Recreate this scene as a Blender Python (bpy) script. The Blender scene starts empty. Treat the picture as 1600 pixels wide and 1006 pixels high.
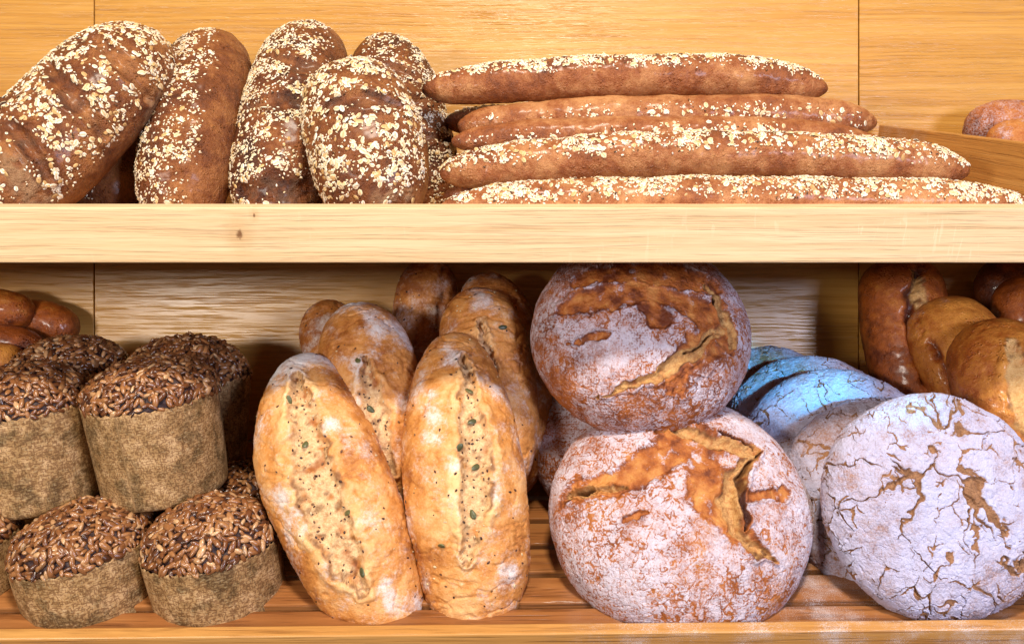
import bpy, bmesh, math
import numpy as np
from mathutils import Vector, Matrix
from mathutils.bvhtree import BVHTree

R = math.radians
rng = np.random.default_rng(7)
scene = bpy.context.scene
COL = scene.collection
CAM_D = 1.02          # camera distance to the front plane of the shelves (m)
PX = 0.00075          # metres per photo pixel at the front plane


def P(px, py, y):
    k = PX * (CAM_D + y) / CAM_D
    return np.array([(px - 800) * k, y, (503 - py) * k])


def M_(px, y):        # size in metres of a photo-pixel length at depth y
    return px * PX * (CAM_D + y) / CAM_D


def nrm(v):
    v = np.asarray(v, float)
    return v / np.linalg.norm(v)


# ------------------------------------------------------------------ noise
_perm = np.random.default_rng(11).permutation(256)
_perm = np.concatenate([_perm, _perm])
_G = np.random.default_rng(12).normal(size=(256, 3))
_G /= np.linalg.norm(_G, axis=1)[:, None]


def perlin(p):
    i = np.floor(p).astype(np.int64)
    f = p - i
    u = f * f * f * (f * (f * 6 - 15) + 10)
    out = np.zeros(len(p))
    for cx in (0, 1):
        wx = u[:, 0] if cx else 1 - u[:, 0]
        hx = _perm[(i[:, 0] + cx) & 255]
        for cy in (0, 1):
            wy = u[:, 1] if cy else 1 - u[:, 1]
            hy = _perm[(hx + i[:, 1] + cy) & 255]
            for cz in (0, 1):
                wz = u[:, 2] if cz else 1 - u[:, 2]
                h = _perm[(hy + i[:, 2] + cz) & 255]
                g = _G[h]
                d = g[:, 0] * (f[:, 0] - cx) + g[:, 1] * (f[:, 1] - cy) + g[:, 2] * (f[:, 2] - cz)
                out += wx * wy * wz * d
    return out * 1.6


def fbm(p, scale, octs=3, off=0.0, gain=0.5):
    q = p * scale + off * 17.31 + np.array([3.1, 7.7, 1.3])
    a, s, t = 1.0, np.zeros(len(p)), 0.0
    for o in range(octs):
        s += a * perlin(q)
        t += a
        a *= gain
        q = q * 2.03 + 5.2
    return s / t


def sstep(a, b, x):
    t = np.clip((x - a) / (b - a), 0, 1)
    return t * t * (3 - 2 * t)


# ------------------------------------------------------------------ mesh helpers
def vnormals(V, F):
    a = V[F[:, 2]] - V[F[:, 0]]
    b = V[F[:, 3]] - V[F[:, 1]]
    n = np.cross(a, b)
    out = np.zeros_like(V)
    for k in range(3):
        for c in range(4):
            out[:, k] += np.bincount(F[:, c], n[:, k], len(V))
    l = np.linalg.norm(out, axis=1)
    l[l < 1e-14] = 1
    return out / l[:, None]


def mesh_np(name, V, F, mat, attrs=None, parent=None, loc=(0, 0, 0), smooth=True):
    me = bpy.data.meshes.new(name)
    nf = len(F)
    me.vertices.add(len(V))
    me.vertices.foreach_set('co', np.ascontiguousarray(V, dtype=np.float32).ravel())
    me.loops.add(nf * 4)
    me.loops.foreach_set('vertex_index', np.ascontiguousarray(F, dtype=np.int32).ravel())
    me.polygons.add(nf)
    me.polygons.foreach_set('loop_start', np.arange(0, nf * 4, 4, dtype=np.int32))
    me.polygons.foreach_set('loop_total', np.full(nf, 4, dtype=np.int32))
    me.update(calc_edges=True)
    me.validate()
    me.polygons.foreach_set('use_smooth', np.full(len(me.polygons), smooth, dtype=bool))
    for k, a in (attrs or {}).items():
        at = me.attributes.new(k, 'FLOAT', 'POINT')
        at.data.foreach_set('value', np.ascontiguousarray(a, dtype=np.float32))
    me.materials.append(mat)
    o = bpy.data.objects.new(name, me)
    COL.objects.link(o)
    o.location = loc
    if parent is not None:
        o.parent = parent
    return o


def tag(o, label=None, cat=None, group=None, kind=None):
    if label: o['label'] = label
    if cat: o['category'] = cat
    if group: o['group'] = group
    if kind: o['kind'] = kind
    return o


def empty(name, loc):
    o = bpy.data.objects.new(name, None)
    o.empty_display_size = 0.02
    COL.objects.link(o)
    o.location = loc
    return o


def box(name, x0, x1, y0, y1, z0, z1, mat, bev=0.002, parent=None, M=None, seg=2):
    """bevelled board; coordinates in the frame M (a 4x4), origin at its centre"""
    bm = bmesh.new()
    bmesh.ops.create_cube(bm, size=1.0)
    bmesh.ops.scale(bm, vec=(x1 - x0, y1 - y0, z1 - z0), verts=bm.verts)
    if bev:
        bmesh.ops.bevel(bm, geom=bm.edges[:], offset=bev, segments=seg, affect='EDGES', profile=0.6)
    me = bpy.data.meshes.new(name)
    bm.to_mesh(me)
    bm.free()
    for p in me.polygons: p.use_smooth = False
    me.materials.append(mat)
    o = bpy.data.objects.new(name, me)
    COL.objects.link(o)
    c = Matrix.Translation(((x0 + x1) / 2, (y0 + y1) / 2, (z0 + z1) / 2))
    m = (M @ c) if M is not None else c
    if parent is not None:
        o.parent = parent
        m = parent.matrix_basis.inverted() @ m
    o.matrix_basis = m
    return o


# ------------------------------------------------------------------ node helper
class NT:
    def __init__(self, name):
        self.m = bpy.data.materials.new(name)
        self.m.use_nodes = True
        self.t = self.m.node_tree
        self.t.nodes.clear()
        self.out = self.n('ShaderNodeOutputMaterial')
        self.b = self.n('ShaderNodeBsdfPrincipled')
        self.t.links.new(self.b.outputs[0], self.out.inputs[0])

    def n(self, typ, **kw):
        nd = self.t.nodes.new(typ)
        for k, v in kw.items(): setattr(nd, k, v)
        return nd

    def set(self, sock, v):
        if hasattr(v, 'is_output') or isinstance(v, bpy.types.NodeSocket):
            self.t.links.new(v, sock)
        else:
            if sock.type == 'RGBA' and len(v) == 3: v = (*v, 1)
            sock.default_value = v

    def bs(self, name, v): self.set(self.b.inputs[name], v)

    def attr(self, name):
        a = self.n('ShaderNodeAttribute', attribute_name=name)
        return a.outputs['Fac']

    def obj(self): return self.n('ShaderNodeTexCoord').outputs['Object']

    def mapping(self, v, scale=(1, 1, 1), loc=(0, 0, 0)):
        m = self.n('ShaderNodeMapping')
        self.set(m.inputs['Vector'], v)
        m.inputs['Scale'].default_value = scale
        self.set(m.inputs['Location'], loc)
        return m.outputs[0]

    def noise(self, v, scale, detail=4, rough=0.55, dist=0.0):
        t = self.n('ShaderNodeTexNoise')
        self.set(t.inputs['Vector'], v)
        t.inputs['Scale'].default_value = scale
        t.inputs['Detail'].default_value = detail
        t.inputs['Roughness'].default_value = rough
        t.inputs['Distortion'].default_value = dist
        return t.outputs['Fac']

    def voro(self, v, scale, feature='F1', out='Distance', rnd=1.0):
        t = self.n('ShaderNodeTexVoronoi', feature=feature)
        self.set(t.inputs['Vector'], v)
        t.inputs['Scale'].default_value = scale
        t.inputs['Randomness'].default_value = rnd
        return t.outputs[out]

    def math(self, op, a, b=0.0, c=0.0, clamp=False):
        t = self.n('ShaderNodeMath', operation=op, use_clamp=clamp)
        self.set(t.inputs[0], a); self.set(t.inputs[1], b); self.set(t.inputs[2], c)
        return t.outputs[0]

    def rmap(self, v, a, b, c=0.0, d=1.0, smooth=True):
        t = self.n('ShaderNodeMapRange', interpolation_type='SMOOTHSTEP' if smooth else 'LINEAR')
        self.set(t.inputs['Value'], v)
        t.inputs['From Min'].default_value = a; t.inputs['From Max'].default_value = b
        t.inputs['To Min'].default_value = c; t.inputs['To Max'].default_value = d
        return t.outputs['Result']

    def mix(self, f, a, b, blend='MIX'):
        t = self.n('ShaderNodeMix', data_type='RGBA', blend_type=blend)
        self.set(t.inputs['Factor'], f)
        self.set(t.inputs['A'], a) if False else self.set(t.inputs[6], a)
        self.set(t.inputs[7], b)
        return t.outputs[2]

    def ramp(self, f, stops):
        t = self.n('ShaderNodeValToRGB')
        self.set(t.inputs[0], f)
        cr = t.color_ramp
        while len(cr.elements) < len(stops): cr.elements.new(0.5)
        for e, (p, c) in zip(cr.elements, stops):
            e.position = p
            e.color = (*c, 1)
        return t.outputs[0]

    def bump(self, h, strength, dist, normal=None):
        t = self.n('ShaderNodeBump')
        self.set(t.inputs['Height'], h)
        t.inputs['Strength'].default_value = strength
        t.inputs['Distance'].default_value = dist
        if normal is not None: self.set(t.inputs['Normal'], normal)
        return t.outputs[0]


# ------------------------------------------------------------------ materials
def wood(name, light, mid, dark, pore=0.6, fig=1.0, rough=0.45, axis='xz', ray=0.0, spec=0.5, knots=None, dust=None, fine=1.0, poredark=(0.45, 0.36, 0.28)):
    n = NT(name)
    o = n.obj()
    rnd = n.n('ShaderNodeObjectInfo').outputs['Random']
    off = n.n('ShaderNodeCombineXYZ')
    n.set(off.inputs[0], n.math('MULTIPLY', rnd, 3.7))
    n.set(off.inputs[2], n.math('MULTIPLY', rnd, 9.1))
    v = n.mapping(o, (1, 1, 1), off.outputs[0])
    # slow warp of the growth lines
    w = n.noise(n.mapping(v, (1.6, 5, 7)), 1.0, 3, 0.5)
    comb = n.n('ShaderNodeCombineXYZ')
    n.set(comb.inputs[2], n.math('MULTIPLY', n.math('SUBTRACT', w, 0.5), 0.022 * fig))
    add = n.n('ShaderNodeVectorMath', operation='ADD')
    n.set(add.inputs[0], v); n.set(add.inputs[1], comb.outputs[0])
    va = add.outputs[0]
    rings = n.noise(n.mapping(va, (2.2, 60, 150)), 1.0, 4, 0.65)
    broad = n.noise(n.mapping(va, (0.8, 9, 12)), 1.0, 3, 0.55)
    f = n.math('ADD', n.math('MULTIPLY', rings, 0.6), n.math('MULTIPLY', broad, 0.4))
    col = n.ramp(f, [(0.30, dark), (0.48, mid), (0.66, light)])
    streak = n.noise(n.mapping(va, (7.0, 90, 340 * fine)), 1.0, 3, 0.6)
    sm = n.math('MULTIPLY', n.rmap(streak, 0.52, 0.66), n.rmap(broad, 0.35, 0.6, 1.0, 0.45))
    col = n.mix(n.math('MULTIPLY', sm, pore * 1.1), col, n.mix(1.0, col, poredark, 'MULTIPLY'))
    pores = n.noise(n.mapping(va, (9 * fine, 200, 520 * fine)), 1.0, 2, 0.6)
    pm = n.rmap(pores, 0.53, 0.70)
    pz = n.rmap(rings, 0.38, 0.62, 1.0, 0.35)
    pm = n.math('MULTIPLY', n.math('MULTIPLY', pm, pz), pore)
    col = n.mix(pm, col, n.mix(1.0, col, poredark, 'MULTIPLY'))
    fibre = n.noise(n.mapping(v, (22, 300, 900)), 1.0, 2, 0.5)
    col = n.mix(0.35, col, n.mix(1.0, col, n.ramp(fibre, [(0.3, (0.72, 0.70, 0.66)), (0.7, (1.12, 1.12, 1.12))]), 'MULTIPLY'))
    h = n.math('ADD', n.math('MULTIPLY', n.math('ADD', pm, sm), -0.8), n.math('MULTIPLY', fibre, 0.25))
    if ray:
        rv = n.n('ShaderNodeMapping')
        n.set(rv.inputs['Vector'], v)
        rv.inputs['Rotation'].default_value = (0, 0.35, 0)
        rv.inputs['Scale'].default_value = (150, 60, 22)
        rn = n.noise(rv.outputs[0], 1.0, 2, 0.5, 0.8)
        zone = n.rmap(n.noise(n.mapping(v, (3, 3, 9)), 1.0, 2), 0.5, 0.68)
        rm = n.math('MULTIPLY', n.math('MULTIPLY', n.rmap(rn, 0.62, 0.68), zone), ray)
        col = n.mix(rm, col, light)
    if knots:
        for (kx, kz, kr) in knots:
            d = n.n('ShaderNodeVectorMath', operation='DISTANCE')
            n.set(d.inputs[0], n.mapping(o, (1, 0, 0.7)))
            d.inputs[1].default_value = (kx, 0, kz * 0.7)
            wob = n.math('ADD', d.outputs['Value'], n.math('MULTIPLY', n.math('SUBTRACT', n.noise(o, 260, 3), 0.5), kr * 1.3))
            km = n.rmap(wob, kr * 0.25, kr, 0.85, 0.0)
            col = n.mix(km, col, (0.16, 0.06, 0.022))
            halo = n.rmap(wob, kr * 0.8, kr * 4.5, 0.35, 0.0)
            col = n.mix(halo, col, n.mix(1.0, col, (0.72, 0.58, 0.42), 'MULTIPLY'))
    if dust:
        sx = n.n('ShaderNodeSeparateXYZ'); n.set(sx.inputs[0], o)
        dm = n.math('MULTIPLY', n.rmap(sx.outputs[0], dust[0], dust[0] + 0.15), n.rmap(sx.outputs[0], dust[1] + 0.2, dust[1]))
        dn = n.math('ADD', n.math('MULTIPLY', n.noise(o, 900, 3, 0.7), 0.6), n.math('MULTIPLY', n.noise(o, 22, 3, 0.6), 0.4))
        dm = n.math('MULTIPLY', dm, n.rmap(dn, 0.50, 0.62, 0, dust[2]))
        col = n.mix(dm, col, (0.72, 0.70, 0.74))
    n.bs('Base Color', col)
    n.bs('Roughness', n.math('ADD', rough, n.math('MULTIPLY', n.math('SUBTRACT', broad, 0.5), 0.25)))
    n.bs('Specular IOR Level', spec)
    n.bs('Normal', n.bump(h, 0.5, 0.0014))
    return n.m


W_BACK = wood('honey_oak_veneer', (0.62, 0.330, 0.082), (0.53, 0.255, 0.052), (0.43, 0.185, 0.032), pore=0.28, rough=0.31, fig=1.2, spec=0.5)
W_BOARD = wood('pale_oak', (0.80, 0.575, 0.345), (0.73, 0.50, 0.28), (0.64, 0.405, 0.20), pore=0.26, fig=1.0, rough=0.6, spec=0.1, ray=0.9, fine=1.3,
               knots=[(-0.322, 0.001, 0.0055), (-0.303, 0.024, 0.002)])
W_FRONT = wood('oiled_oak', (0.62, 0.33, 0.10), (0.52, 0.24, 0.06), (0.38, 0.155, 0.035), pore=0.5, rough=0.42, dust=(0.02, 0.55, 0.55))
W_SLAT = wood('red_oak', (0.40, 0.17, 0.05), (0.31, 0.115, 0.032), (0.21, 0.07, 0.02), pore=0.7, rough=0.36, dust=(0.05, 0.5, 0.5))


def crust(name, dark, mid, light, crumb_d, crumb_l, flour=(0.78, 0.74, 0.74), fl_scale=260, rough=0.55, spec=0.4,
          bump=0.35, mottle=90, dots=False, blister=0.0, coat=0.0, coarse=0.5):
    n = NT(name)
    o = n.obj()
    rnd = n.n('ShaderNodeObjectInfo').outputs['Random']
    off = n.n('ShaderNodeCombineXYZ')
    for k, s in ((0, 1.7), (1, 2.9), (2, 4.3)): n.set(off.inputs[k], n.math('MULTIPLY', rnd, s))
    v = n.mapping(o, (1, 1, 1), off.outputs[0])
    tone, crack, fl, deep = n.attr('tone'), n.attr('crack'), n.attr('flour'), n.attr('deep')
    m1 = n.noise(v, mottle, 5, 0.62)
    m2 = n.noise(v, mottle * 6, 3, 0.6)
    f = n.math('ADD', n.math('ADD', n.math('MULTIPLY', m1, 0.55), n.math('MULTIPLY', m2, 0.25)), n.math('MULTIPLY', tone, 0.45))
    col = n.ramp(f, [(0.18, dark), (0.42, mid), (0.72, light)])
    # small burnt and pale specks
    sp = n.voro(v, 420, 'F1')
    col = n.mix(n.math('MULTIPLY', n.rmap(sp, 0.22, 0.05), n.rmap(n.noise(v, 60, 2), 0.5, 0.62, 0, 0.6)), col, dark)
    # torn crumb
    c1 = n.noise(v, 150, 5, 0.65)
    c2 = n.noise(v, 520, 3, 0.6)
    cf = n.math('ADD', n.math('MULTIPLY', c1, 0.65), n.math('MULTIPLY', c2, 0.35))
    ccol = n.ramp(cf, [(0.30, crumb_d), (0.62, crumb_l)])
    col = n.mix(crack, col, ccol)
    # flour dust
    d1 = n.noise(v, fl_scale, 4, 0.7)
    d2 = n.noise(v, fl_scale * 0.22, 3, 0.6, 0.6)
    d3 = n.noise(v, 1100, 2, 0.6)
    ff = n.math('ADD', n.math('MULTIPLY', d1, 0.5), n.math('ADD', n.math('MULTIPLY', d2, 0.32), n.math('MULTIPLY', d3, 0.18)))
    if dots:
        vd = n.voro(v, 300, 'F1', rnd=0.55)
        ff = n.math('ADD', ff, n.math('MULTIPLY', n.rmap(vd, 0.15, 0.6, -1, 1), n.rmap(n.noise(v, 16, 2), 0.42, 0.6, 0.0, 0.07)))
    thr = n.math('SUBTRACT', 1.0, fl)
    fm = n.rmap(n.math('SUBTRACT', ff, n.math('ADD', n.math('MULTIPLY', thr, 0.50), 0.24)), -0.12, 0.17, 0, 1)
    fm = n.math('MULTIPLY', fm, n.rmap(fl, 0.02, 0.15))
    fm = n.math('MULTIPLY', fm, n.rmap(fl, 0.1, 0.95, 0.40, 0.96, False))
    fcol = n.mix(n.rmap(d3, 0.35, 0.65), n.mix(1.0, flour, (0.86, 0.82, 0.82), 'MULTIPLY'), flour)
    col = n.mix(fm, col, fcol)
    col = n.mix(deep, col, n.mix(1.0, col, (0.30, 0.22, 0.16), 'MULTIPLY'))  # deep darkens cracks and creases, with shade painted into the colour
    n.bs('Base Color', col)
    n.bs('Roughness', n.math('ADD', rough, n.math('MULTIPLY', fm, 0.35), clamp=True))
    n.bs('Specular IOR Level', spec)
    if coat:
        n.bs('Coat Weight', n.math('MULTIPLY', n.math('SUBTRACT', 1.0, crack, clamp=True), coat))
        n.bs('Coat Roughness', 0.22)
    fine = n.noise(v, 700, 3, 0.65)
    wr = n.noise(n.mapping(v, (1, 1, 1)), 170, 5, 0.62, 0.6)
    hh = n.math('ADD', n.math('MULTIPLY', wr, coarse), n.math('MULTIPLY', fine, 0.35))
    hh = n.math('ADD', hh, n.math('MULTIPLY', n.math('MULTIPLY', crack, cf), 1.6))
    hh = n.math('ADD', hh, n.math('MULTIPLY', fm, 0.18))
    if blister:
        bl = n.rmap(n.voro(v, 230, 'F1'), 0.1, 0.45, 1, 0)
        hh = n.math('ADD', hh, n.math('MULTIPLY', n.math('MULTIPLY', bl, n.rmap(n.noise(v, 40, 2), 0.5, 0.62)), blister))
    n.bs('Normal', n.bump(hh, bump, 0.004))
    return n.m


C_OAT = crust('malt_crust', (0.045, 0.009, 0.002), (0.180, 0.047, 0.008), (0.42, 0.16, 0.042), (0.20, 0.085, 0.036), (0.42, 0.24, 0.12),
              rough=0.48, blister=0.5, flour=(0.5, 0.36, 0.24), coat=0.12, bump=1.0, coarse=0.9)
C_BAG = crust('baguette_crust', (0.09, 0.018, 0.005), (0.29, 0.082, 0.019), (0.58, 0.27, 0.10), (0.20, 0.085, 0.036), (0.42, 0.24, 0.12),
              rough=0.46, blister=0.35, flour=(0.55, 0.38, 0.26), coat=0.15, bump=0.9, coarse=0.8)
C_GOLD = crust('golden_crust', (0.31, 0.088, 0.014), (0.61, 0.245, 0.056), (0.83, 0.49, 0.21), (0.44, 0.165, 0.042), (0.80, 0.55, 0.29),
               rough=0.5, mottle=60, fl_scale=240, flour=(0.80, 0.79, 0.80), coarse=1.0, bump=0.5)
C_FLOUR = crust('floured_crust', (0.14, 0.028, 0.006), (0.38, 0.105, 0.018), (0.60, 0.255, 0.065), (0.34, 0.10, 0.018), (0.66, 0.38, 0.14),
                rough=0.55, mottle=70, fl_scale=330, flour=(0.72, 0.68, 0.79), dots=True, coarse=1.0, bump=0.7)
C_RYE = crust('rye_crust', (0.16, 0.060, 0.026), (0.34, 0.15, 0.075), (0.52, 0.29, 0.17), (0.17, 0.065, 0.024), (0.42, 0.21, 0.10),
              rough=0.7, mottle=120, fl_scale=420, flour=(0.60, 0.60, 0.82), coarse=1.2, bump=0.8)
C_DARK = crust('glazed_crust', (0.10, 0.016, 0.003), (0.37, 0.085, 0.010), (0.72, 0.285, 0.045), (0.55, 0.24, 0.06), (0.78, 0.48, 0.19),
               rough=0.40, mottle=70, coat=0.38, blister=0.6, flour=(0.7, 0.7, 0.8), bump=0.7, coarse=0.7)
C_DOME = crust('dark_rye_crumb', (0.014, 0.005, 0.006), (0.035, 0.012, 0.012), (0.07, 0.028, 0.024), (0.05, 0.02, 0.02), (0.1, 0.05, 0.04), rough=0.5)


def seed_mat(name, stops, crease=None, rough=0.45, streak=None, spec=0.45):
    n = NT(name)
    hue, cr = n.attr('hue'), n.attr('crease')
    col = n.ramp(hue, stops)
    o = n.obj()
    col = n.mix(0.5, col, n.mix(1.0, col, n.ramp(n.noise(o, 520, 3, 0.6), [(0.3, (0.62, 0.56, 0.5)), (0.7, (1.15, 1.15, 1.15))]), 'MULTIPLY'))
    if crease: col = n.mix(n.math('MULTIPLY', cr, 0.8), col, crease)
    n.bs('Base Color', col)
    n.bs('Roughness', rough)
    n.bs('Specular IOR Level', spec)
    n.bs('Normal', n.bump(n.noise(o, 900, 2), 0.25, 0.001))
    return n.m


S_OAT = seed_mat('oat_flake', [(0.0, (0.045, 0.018, 0.012)), (0.07, (0.06, 0.025, 0.016)), (0.10, (0.42, 0.22, 0.07)), (0.22, (0.66, 0.44, 0.19)), (0.5, (0.80, 0.67, 0.44)), (1.0, (0.88, 0.83, 0.72))],
                 (0.50, 0.24, 0.06), 0.6)
S_SUN = seed_mat('sunflower_kernel', [(0.0, (0.05, 0.016, 0.008)), (0.35, (0.185, 0.062, 0.019)), (0.7, (0.36, 0.155, 0.054)), (1.0, (0.60, 0.36, 0.18))],
                 (0.09, 0.035, 0.016), 0.27, spec=0.7)
S_FLAX = seed_mat('flax_seed', [(0.0, (0.035, 0.012, 0.006)), (0.6, (0.11, 0.035, 0.012)), (0.8, (0.24, 0.12, 0.05)), (1.0, (0.62, 0.48, 0.28))], None, 0.35)
S_PUMP = seed_mat('pumpkin_kernel', [(0.0, (0.045, 0.05, 0.022)), (1.0, (0.12, 0.12, 0.045))], (0.30, 0.27, 0.12), 0.35)


def paper_mat():
    n = NT('linen_print_paper')
    c = n.n('ShaderNodeCombineXYZ')
    n.set(c.inputs[0], n.attr('pu')); n.set(c.inputs[1], n.attr('pv'))
    rnd = n.n('ShaderNodeObjectInfo').outputs['Random']
    n.set(c.inputs[2], n.math('MULTIPLY', rnd, 5.0))
    v = c.outputs[0]
    weft = n.noise(n.mapping(v, (190, 560, 3)), 1.0, 2, 0.6)
    warp = n.noise(n.mapping(v, (560, 190, 3)), 1.0, 2, 0.6)
    blot = n.noise(v, 28, 3, 0.6)
    blot2 = n.noise(n.mapping(v, (1, 1, 1), (3, 5, 7)), 50, 3, 0.6)
    base = n.ramp(blot2, [(0.30, (0.26, 0.140, 0.050)), (0.5, (0.42, 0.242, 0.100)), (0.7, (0.60, 0.38, 0.19))])
    base = n.mix(n.rmap(blot, 0.48, 0.64, 0, 0.72), base, (0.115, 0.067, 0.022))
    t1 = n.rmap(weft, 0.50, 0.60)
    t2 = n.rmap(warp, 0.50, 0.60)
    th = n.math('MAXIMUM', t1, t2)
    base = n.mix(n.math('MULTIPLY', th, 0.74), base, n.mix(1.0, base, (0.28, 0.19, 0.14), 'MULTIPLY'))
    lt = n.math('MULTIPLY', n.rmap(weft, 0.42, 0.33), 0.35)
    base = n.mix(lt, base, (0.52, 0.41, 0.24))
    n.bs('Base Color', base)
    n.bs('Roughness', 0.62)
    n.bs('Specular IOR Level', 0.3)
    n.bs('Normal', n.bump(n.math('ADD', n.math('MULTIPLY', th, -0.5), n.math('MULTIPLY', blot2, 0.6)), 0.3, 0.001))
    return n.m


PAPER = paper_mat()

# ------------------------------------------------------------------ loaf shapes


def polydist(V, segs):
    """segs: list of polylines [(xyz, w), ...]; returns min of distance/width and signed side"""
    best = np.full(len(V), 1e9)
    for line in segs:
        for (a, wa), (b, wb) in zip(line[:-1], line[1:]):
            a = np.asarray(a); b = np.asarray(b)
            ab = b - a
            t = np.clip(((V - a) @ ab) / max(ab @ ab, 1e-12), 0, 1)
            d = np.linalg.norm(V - (a + t[:, None] * ab), axis=1)
            w = wa + (wb - wa) * t
            best = np.minimum(best, d / np.maximum(w, 1e-5))
    return best


def caster(V, F, loc):
    tree = BVHTree.FromPolygons([tuple(v) for v in V], [tuple(int(i) for i in f) for f in F])
    org = Vector((0, -CAM_D, 0)) - Vector(loc)

    def hit(px, py):
        d = Vector(P(px, py, 0.3)) - Vector((0, -CAM_D, 0))
        d.normalize()
        h = tree.ray_cast(org, d)
        if h[0] is None:
            h = tree.find_nearest(org + d * (org.length))
        return np.array(h[0])
    return hit


def to3d(lines, hit, y):
    """lines on the crust, given where the photo shows them, turned into 3D polylines lying on the loaf"""
    return [[(hit(p[0], p[1]), M_(p[2], y)) for p in ln] for ln in lines]


def tube_base(pts, up, hw, hh, p=4.0, q=2.0, bot=0.75, nu=150, nv=110, e=2.0, taper=0.0, hump=None):
    pts = np.array(pts)
    n = len(pts)
    # catmull-rom through the control points
    ext = np.vstack([2 * pts[0] - pts[1], pts, 2 * pts[-1] - pts[-2]])
    uu = np.linspace(-1, 1, nu)
    s = 0.55 * np.sin(uu * np.pi / 2) + 0.45 * uu
    s = s * 0.9998
    g = (s + 1) / 2 * (n - 1)
    k = np.minimum(g.astype(int), n - 2)
    t = (g - k)[:, None]
    p0, p1, p2, p3 = ext[k], ext[k + 1], ext[k + 2], ext[k + 3]
    C = 0.5 * ((2 * p1) + (-p0 + p2) * t + (2 * p0 - 5 * p1 + 4 * p2 - p3) * t ** 2 + (-p0 + 3 * p1 - 3 * p2 + p3) * t ** 3)
    T = np.gradient(C, axis=0)
    T /= np.linalg.norm(T, axis=1)[:, None]
    up = nrm(up)
    L = np.cross(T, up); L /= np.linalg.norm(L, axis=1)[:, None]
    U = np.cross(L, T)
    prof = (1 - np.abs(s) ** p) ** (1 / q)
    prof = prof * (1 + taper * s)
    if hump is not None: prof = prof * hump(s)
    th = np.linspace(0, 2 * np.pi, nv, endpoint=False)
    cx = np.sign(np.cos(th)) * np.abs(np.cos(th)) ** (2 / e)
    cz = np.sign(np.sin(th)) * np.abs(np.sin(th)) ** (2 / e)
    cz = np.where(cz < 0, cz * bot, cz)
    V = C[:, None, :] + prof[:, None, None] * (hw * cx[None, :, None] * L[:, None, :] + hh * cz[None, :, None] * U[:, None, :])
    V = V.reshape(-1, 3)
    i = np.arange(nu - 1)[:, None] * nv
    j = np.arange(nv)[None, :]
    jn = (j + 1) % nv
    F = np.stack([i + j, i + jn, i + nv + jn, i + nv + j], -1).reshape(-1, 4)
    st = np.repeat(s, nv)
    ang = np.tile(th, nu)
    return V, F, st, ang


_cs = {}


def cubesphere(n):
    if n in _cs: return _cs[n]
    a = np.tan(np.linspace(-np.pi / 4, np.pi / 4, n))
    A, B = np.meshgrid(a, a, indexing='ij')
    one = np.ones_like(A)
    faces = [(A, B, one), (B, A, -one), (one, A, B), (-one, B, A), (B, one, A), (A, -one, B)]
    V, F = [], []
    for k, f in enumerate(faces):
        V.append(np.stack(f, -1).reshape(-1, 3))
        i = np.arange(n - 1)[:, None] * n
        j = np.arange(n - 1)[None, :]
        F.append((np.stack([i + j, i + n + j, i + n + j + 1, i + j + 1], -1) + k * n * n).reshape(-1, 4))
    V = np.concatenate(V); F = np.concatenate(F)
    V /= np.linalg.norm(V, axis=1)[:, None]
    key = np.round(V * 1e5).astype(np.int64)
    _, first, inv = np.unique(key, axis=0, return_index=True, return_inverse=True)
    V = V[first]; F = inv.reshape(-1)[F]
    _cs[n] = (V, F)
    return V, F


def boule_base(n, a, b, ct, cb, X, Y, N, e=2.0, eb=2.6):
    D, F = cubesphere(n)
    r = np.hypot(D[:, 0], D[:, 1])
    ee = np.where(D[:, 2] >= 0, e, eb)
    k = (np.abs(r) ** ee + np.abs(D[:, 2]) ** ee) ** (-1 / ee)   # superellipse radius
    x, y, z = D[:, 0] * k, D[:, 1] * k, D[:, 2] * k
    z = np.where(z > 0, z * ct, z * cb)
    V = (x * a)[:, None] * X + (y * b)[:, None] * Y + z[:, None] * N
    return V, F, D


def frame_from_normal(N, roll=0.0):
    N = nrm(N)
    X = nrm(np.cross(np.array([0, 0, 1.0]), N))
    X = X * 1.0
    Y = np.cross(N, X)
    if X[0] < 0: X, Y = -X, -Y
    c, s = math.cos(roll), math.sin(roll)
    return X * c + Y * s, Y * c - X * s, N


# ------------------------------------------------------------------ seeds
def flake_tpl():
    xs = np.array([-1, -0.55, 0, 0.55, 1.0]); zs = np.array([0.0, 0.9, 0.5, 0.9, 0.0])
    ys = np.linspace(-1, 1, 6)
    V, cr = [], []
    for y in ys:
        w = math.sqrt(max(0.0, 1 - (abs(y) ** 2.3))) * 0.98 + 0.02
        for x, z in zip(xs, zs):
            V.append((x * w * 0.62, y, z * (w ** 0.7) * 0.26))
            cr.append(1.0 if x == 0 and abs(y) < 0.95 else 0.0)
    F = []
    for i in range(5):
        for j in range(4):
            a = i * 5 + j
            F.append((a, a + 1, a + 6, a + 5))
    return np.array(V), np.array(F), np.array(cr)


def kernel_tpl(wid=0.45, thick=0.32, point=0.45, nu=7, nv=8):
    V, cr = [], []
    for i in range(nu):
        s = -1 + 2 * i / (nu - 1)
        r = math.sqrt(max(0, 1 - s * s)) * (1 - point * (s + 1) / 2 * 0.8) * 1.15 + 0.01
        for j in range(nv):
            t = 2 * math.pi * j / nv
            V.append((r * wid * math.cos(t), s, r * thick * math.sin(t)))
            cr.append(1.0 if j in (0, nv // 2) or i == nu - 1 else 0.0)
    F = []
    for i in range(nu - 1):
        for j in range(nv):
            F.append((i * nv + j, i * nv + (j + 1) % nv, (i + 1) * nv + (j + 1) % nv, (i + 1) * nv + j))
    return np.array(V), np.array(F), np.array(cr)


FLAKE = flake_tpl()
KERNEL = kernel_tpl(0.47, 0.38)
GRAIN = kernel_tpl(0.55, 0.4, 0.2, 5, 6)
PUMPK = kernel_tpl(0.56, 0.26, 0.35, 9, 10)


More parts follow.
